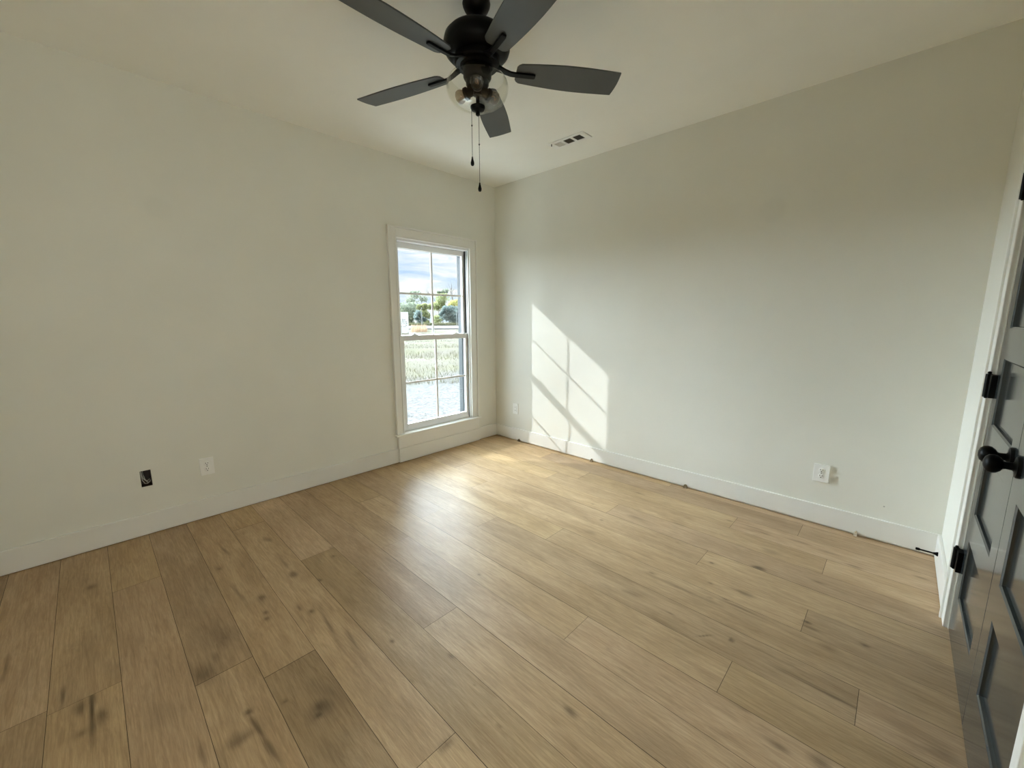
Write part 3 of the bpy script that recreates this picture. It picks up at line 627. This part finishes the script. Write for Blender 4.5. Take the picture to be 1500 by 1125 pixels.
# ------------------------------------------------------------------ outdoors
GZ = -.40
def at(px, D, z=GZ):
    d = _r*((px-750)/FPX) + _f; d.z = 0; d.normalize(); p = CAM + d*D
    return Vector((p.x, p.y, z))
def ground_mat():
    m = bpy.data.materials.new('dry_field'); m.use_nodes = True
    N, L = new_nodes(m.node_tree)
    out = N('ShaderNodeOutputMaterial'); b = N('ShaderNodeBsdfPrincipled'); L(b.outputs[0], out.inputs[0]); b.inputs['Roughness'].default_value = .95; b.inputs['Specular IOR Level'].default_value = .1
    tc = N('ShaderNodeTexCoord')
    def noise(s, d=6, st=(1, 1, 1)):
        mp = N('ShaderNodeMapping'); mp.inputs['Scale'].default_value = st; L(tc.outputs['Object'], mp.inputs[0])
        n = N('ShaderNodeTexNoise'); n.inputs['Scale'].default_value = s; n.inputs['Detail'].default_value = d; n.inputs['Roughness'].default_value = .65; L(mp.outputs[0], n.inputs['Vector']); return n.outputs['Fac']
    def ramp(v, p0, c0, p1, c1):
        r = N('ShaderNodeValToRGB'); r.color_ramp.elements[0].position = p0; r.color_ramp.elements[1].position = p1; r.color_ramp.elements[0].color = (*c0, 1); r.color_ramp.elements[1].color = (*c1, 1); L(v, r.inputs[0]); return r.outputs[0]
    def mix(f, a, c):
        x = N('ShaderNodeMix', data_type='RGBA'); L(f, x.inputs['Factor']); L(a, x.inputs['A']); L(c, x.inputs['B']); return x.outputs['Result']
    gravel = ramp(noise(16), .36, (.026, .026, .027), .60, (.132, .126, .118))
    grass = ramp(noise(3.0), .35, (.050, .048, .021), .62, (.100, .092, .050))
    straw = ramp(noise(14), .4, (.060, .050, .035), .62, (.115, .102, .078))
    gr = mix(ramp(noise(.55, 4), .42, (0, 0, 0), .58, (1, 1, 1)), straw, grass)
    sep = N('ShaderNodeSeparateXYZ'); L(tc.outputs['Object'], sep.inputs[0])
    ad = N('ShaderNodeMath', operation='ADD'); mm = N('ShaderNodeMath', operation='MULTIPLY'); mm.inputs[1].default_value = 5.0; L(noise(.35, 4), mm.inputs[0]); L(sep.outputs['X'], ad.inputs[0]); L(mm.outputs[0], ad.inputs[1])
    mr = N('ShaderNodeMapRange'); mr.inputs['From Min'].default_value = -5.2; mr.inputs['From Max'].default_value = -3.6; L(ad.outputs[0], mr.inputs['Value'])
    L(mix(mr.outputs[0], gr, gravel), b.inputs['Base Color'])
    bp = N('ShaderNodeBump'); bp.inputs['Strength'].default_value = .6; bp.inputs['Distance'].default_value = .03; L(noise(11), bp.inputs['Height']); L(bp.outputs[0], b.inputs['Normal'])
    return m
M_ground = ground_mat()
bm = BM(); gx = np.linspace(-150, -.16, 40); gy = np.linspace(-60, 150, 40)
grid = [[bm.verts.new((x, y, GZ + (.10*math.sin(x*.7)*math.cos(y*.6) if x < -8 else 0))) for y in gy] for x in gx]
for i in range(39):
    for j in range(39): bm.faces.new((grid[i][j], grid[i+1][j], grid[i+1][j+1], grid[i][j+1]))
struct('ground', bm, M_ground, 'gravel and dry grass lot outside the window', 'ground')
bm = BM(); box(bm, (-.145, LY-TH, GZ-.1), (W+TH, TH, -.021)); struct('foundation', bm, nz(mat('concrete', (.35, .34, .33), .9), 5, (.32, .31, .30), (.38, .37, .36)), 'concrete slab under the house', 'foundation')
bm = BM(); box(bm, (-1.75, -4.2, GZ), (-.16, .6, GZ+.06)); struct('bounce_slab', bm, nz(mat('pale_concrete', (.72, .71, .68), .85), 3, (.69, .68, .65), (.75, .74, .71), bump=.2), 'unseen pale concrete slab added outside the window wall to bounce light up', 'bounce_slab', bevel=.01)  # unseen pale slab, added to bounce daylight up onto the ceiling
# road across the view
M_road = nz(mat('pale_road', (.14, .14, .145), .9), 1.5, (.12, .12, .125), (.15, .15, .155))
fd = at(640, 1)-at(640, 0); sd = Vector((fd.y, -fd.x, 0))
bm = BM(); c0 = at(640, 68); c1 = at(640, 92)
v = [bm.verts.new(p+Vector((0, 0, .16))) for p in (c0-sd*70, c0+sd*70, c1+sd*70, c1-sd*70)]; v2 = [bm.verts.new(p+Vector((0, 0, -.2))) for p in (c0-sd*70, c0+sd*70, c1+sd*70, c1-sd*70)]
bm.faces.new(v); bm.faces.new(v2[::-1])
for i in range(4): bm.faces.new((v[i], v2[i], v2[(i+1) % 4], v[(i+1) % 4]))
struct('road', bm, M_road, 'pale road crossing beyond the dry field', 'road')
def leafy(m, k=.5):
    """thin leaves let light through"""
    t = m.node_tree; b = t.nodes['Principled BSDF']; o = t.nodes['Material Output']
    tr = t.nodes.new('ShaderNodeBsdfTranslucent'); mx = t.nodes.new('ShaderNodeMixShader'); mx.inputs[0].default_value = k
    src = b.inputs['Base Color'].links[0].from_socket; t.links.new(src, tr.inputs['Color'])
    t.links.new(b.outputs[0], mx.inputs[1]); t.links.new(tr.outputs[0], mx.inputs[2]); t.links.new(mx.outputs[0], o.inputs['Surface'])
    return m
# grass, uncountable
def grass(name, n, area, hmin, hmax, c0, c1, label, seed):
    r = random.Random(seed); bm = BM()
    for _ in range(n):
        px, D = area(r); p = at(px, D); h = r.uniform(hmin, hmax); a = r.uniform(0, PI); wv = Vector((math.cos(a), math.sin(a), 0))*h*.06; ln = Vector((r.uniform(-.3, .3), r.uniform(-.3, .3), 0))*h
        A = bm.verts.new(p-wv-Vector((0, 0, .05))); B = bm.verts.new(p+wv-Vector((0, 0, .05))); C = bm.verts.new(p+ln*.4+wv*.7+Vector((0, 0, h*.6))); D2 = bm.verts.new(p+ln+Vector((0, 0, h)))
        bm.faces.new((A, B, C)); bm.faces.new((A, C, D2))
    o = obj(name, bm, leafy(nz(mat(name+'_blades', c0, .9, spec=.1), .6, c0, c1), .4)); tag(o, label, 'grass', None, 'stuff')
    return o
grass('dry_grass', 9000, lambda r: (r.uniform(560, 700), 11+38*r.random()**1.3), .03, .12, (.060, .057, .024), (.115, .104, .053), 'dry yellow-green grass on the lot outside', 3)
grass('rust_weeds', 800, lambda r: (r.uniform(606, 628), r.uniform(52, 64)), .2, 1.0, (.30, .19, .12), (.42, .33, .23), 'reddish dry weeds before the road, right of the white sign', 4)
grass('verge_grass', 3200, lambda r: (r.uniform(570, 700), r.uniform(92.3, 94)), .3, 1.0, (.11, .115, .06), (.20, .19, .11), 'grass verge at the foot of the trees', 5)
# trees
M_bark = nz(mat('pale_bark', (.15, .14, .13), .9), 4, (.12, .11, .10), (.19, .18, .165))
LEAF = {}
def leafmat(nm, c0, c1):
    if nm not in LEAF: LEAF[nm] = leafy(nz(mat(nm, c0, .8, spec=.1), .9, c0, c1))
    return LEAF[nm]
def tree(px, D, h, wd, nleaf, lm, label, cat='tree', lo=.12, seed=0, bare=False, leafsize=.30):
    r = random.Random(seed); p = at(px, D)
    t = thing('tree', label, cat, p, 'trees beyond the road')
    bm = BM(); ends = []
    def limb(a, d, ln, rad, lv):
        pts = [a]; 
        for i in range(4):
            d = (d+Vector((r.uniform(-.22, .22), r.uniform(-.22, .22), r.uniform(-.05, .15)))).normalized(); pts.append(pts[-1]+d*ln/4)
        tube(bm, pts, [rad*(1-.16*i) for i in range(5)], 5)
        if lv == 0: ends.append(pts[-1]); return
        for _ in range(3 if lv > 1 else 4):
            q = pts[r.randint(1, 4)]; nd = (d*.6+Vector((r.uniform(-1, 1), r.uniform(-1, 1), r.uniform(.0, .7)))).normalized(); limb(q, nd, ln*.52, rad*.45, lv-1)
    limb(p-Vector((0, 0, .2)), Vector((0, 0, 1)), h*(.68 if not bare else .62), max(.06, h*.016), 2)
    obj('trunk', bm, M_bark, t)
    if nleaf:
        bm = BM(); lob = []
        for _ in range(9):
            lob.append((Vector((r.uniform(-.6, .6)*wd, r.uniform(-.5, .5)*wd, h*r.uniform(lo+.1, .92))), wd*r.uniform(.30, .55)))
        for _ in range(nleaf):
            c, R = r.choice(lob); u = Vector((r.gauss(0, 1), r.gauss(0, 1), r.gauss(0, 1))).normalized()*R*(r.random()**.4)
            q = p+c+Vector((u.x, u.y, u.z*.8))
            if q.z < GZ+h*lo*.5: continue
            s = leafsize*r.uniform(.6, 1.3); a = Vector((r.gauss(0, 1), r.gauss(0, 1), r.gauss(0, 1))).normalized(); b = a.cross(Vector((r.gauss(0, 1), r.gauss(0, 1), r.gauss(0, 1)))).normalized()
            bm.faces.new([bm.verts.new(q+a*s), bm.verts.new(q+b*s*.5), bm.verts.new(q-a*s), bm.verts.new(q-b*s*.5)])
        obj('foliage', bm, lm, t)
    return t
G1 = leafmat('grey_green_leaves', (.14, .165, .125), (.25, .28, .20))
G2 = leafmat('olive_leaves', (.19, .21, .10), (.34, .36, .18))
G3 = leafmat('yellow_leaves', (.34, .33, .12), (.50, .47, .20))
G4 = leafmat('blue_green_brush', (.14, .185, .18), (.24, .29, .27))
tree(613, 121, 9.7, 3.5, 1100, G1, 'thin-crowned grey-green tree, tallest in the left panes', lo=.30, seed=2)
tree(594, 127, 5.6, 3.5, 1500, G2, 'low olive tree behind the white sign', lo=.05, seed=3)
tree(603, 112, 5.5, 3.4, 1500, G1, 'dark leafy tree just right of the white sign', lo=.05, seed=4)
tree(626, 105, 5.2, 2.3, 1400, G2, 'rounded olive tree just left of the middle grille bar', lo=.05, seed=5)
tree(617, 98, 3.4, 1.9, 900, G4, 'blue-grey brush under the tall left tree', lo=.02, seed=14)
tree(645, 127, 8.8, 3.7, 2200, G2, 'broad olive tree right of the middle grille bar', lo=.05, seed=6)
tree(652, 146, 12.9, 2.2, 1200, G1, 'pointed green tree rising above the right-hand trees', lo=.35, seed=7)
tree(668, 136, 9.6, 2.9, 1700, G3, 'yellow-leaved tree at the right edge of the window', lo=.35, seed=8)
tree(670, 156, 18.1, 3.5, 0, None, 'tall bare tree standing over the yellow one', seed=9, bare=True)
tree(660, 99, 4.4, 3.0, 2200, G4, 'blue-green brush beneath the yellow tree', lo=.02, seed=10)
tree(673, 111, 4.6, 2.6, 1500, G4, 'blue-green bush at the far right of the window', lo=.02, seed=11)
tree(582, 136, 7.0, 4.1, 1300, G1, 'dark tree at the left edge of the window', lo=.05, seed=13)
# utility posts and the sign
M_post = nz(mat('pale_post', (.26, .26, .25), .8), 6, (.24, .24, .23), (.28, .28, .27))
for i, (px, D, h, lb) in enumerate(((621.5, 90, 3.9, 'pale slim post at the roadside, left of the grille bar'), (671.5, 90, 3.2, 'pale slim post at the roadside, right edge of the window'))):
    p = at(px, D); bm = BM(); lathe(bm, [(0, -.3), (.09, -.3), (.08, h), (0, h)], p, seg=10); lathe(bm, [(.11, h), (.11, h+.04), (0, h+.08), (0, h)], p, seg=10)
    o = obj('roadside_post', bm, M_post, origin=tuple(p)); tag(o, lb, 'post', 'roadside posts')
p = at(594.5, 50); fw = (Vector((CAM.x, CAM.y, 0))-Vector((p.x, p.y, 0))).normalized(); rt = Vector((-fw.y, fw.x, 0))
sg = thing('notice_board', 'tall white notice board with dark lettering standing in the dry field', 'sign', p)
M_sign = nz(mat('sign_white', (.84, .84, .82), .6), 3, (.82, .82, .80), (.86, .86, .84)); M_ink = nz(mat('sign_ink', (.06, .065, .07), .7), 3, (.05, .055, .06), (.07, .075, .08))
def slab(bm, a0, a1, b0, b1, d0, d1):
    P = [bm.verts.new(p+rt*a+Vector((0, 0, b))+fw*d) for d in (d0, d1) for a, b in ((a0, b0), (a1, b0), (a1, b1), (a0, b1))]
    for f in ((0,1,2,3),(7,6,5,4),(0,4,5,1),(1,5,6,2),(2,6,7,3),(3,7,4,0)): bm.faces.new([P[i] for i in f])
bm = BM(); slab(bm, -.62, .62, .10, 2.50, -.03, .03); obj('board', bm, M_sign, sg)
for s in (-.55, .55):
    bm = BM(); slab(bm, s-.045, s+.045, -.3, 2.3, -.12, -.03); obj('post', bm, M_post, sg)
r = random.Random(5)
for z, segs in ((1.58, ((-.48, -.22, .16), (-.06, .0, .30), (.06, .30, .08))), (1.36, ((-.44, -.2, .05), (-.14, .1, .06), (.16, .46, .05))), (1.18, ((-.42, -.12, .05), (.0, .2, .05), (.3, .46, .12))), (.98, ((-.40, -.22, .10), (.26, .42, .08))), (.80, ((-.36, -.18, .12), (-.02, .34, .04)))):
    for a, b, h in segs:
        bm = BM(); n = max(3, int((b-a)/.035)); hs = [h/2*r.uniform(.35, 1) for _ in range(n+1)]   # one run of unreadable print
        F_ = [[bm.verts.new(p+rt*(a+(b-a)*i/n)+Vector((0, 0, z+sg_*hs[i]))+fw*d) for i in range(n+1)] for d in (.0305, .035) for sg_ in (-1, 1)]
        for i in range(n):
            for q in ((2, 3), (0, 1), (0, 2), (1, 3)): bm.faces.new((F_[q[0]][i], F_[q[0]][i+1], F_[q[1]][i+1], F_[q[1]][i]))
        for i in (0, n): bm.faces.new((F_[0][i], F_[1][i], F_[3][i], F_[2][i]))
        obj('lettering', bm, M_ink, sg)
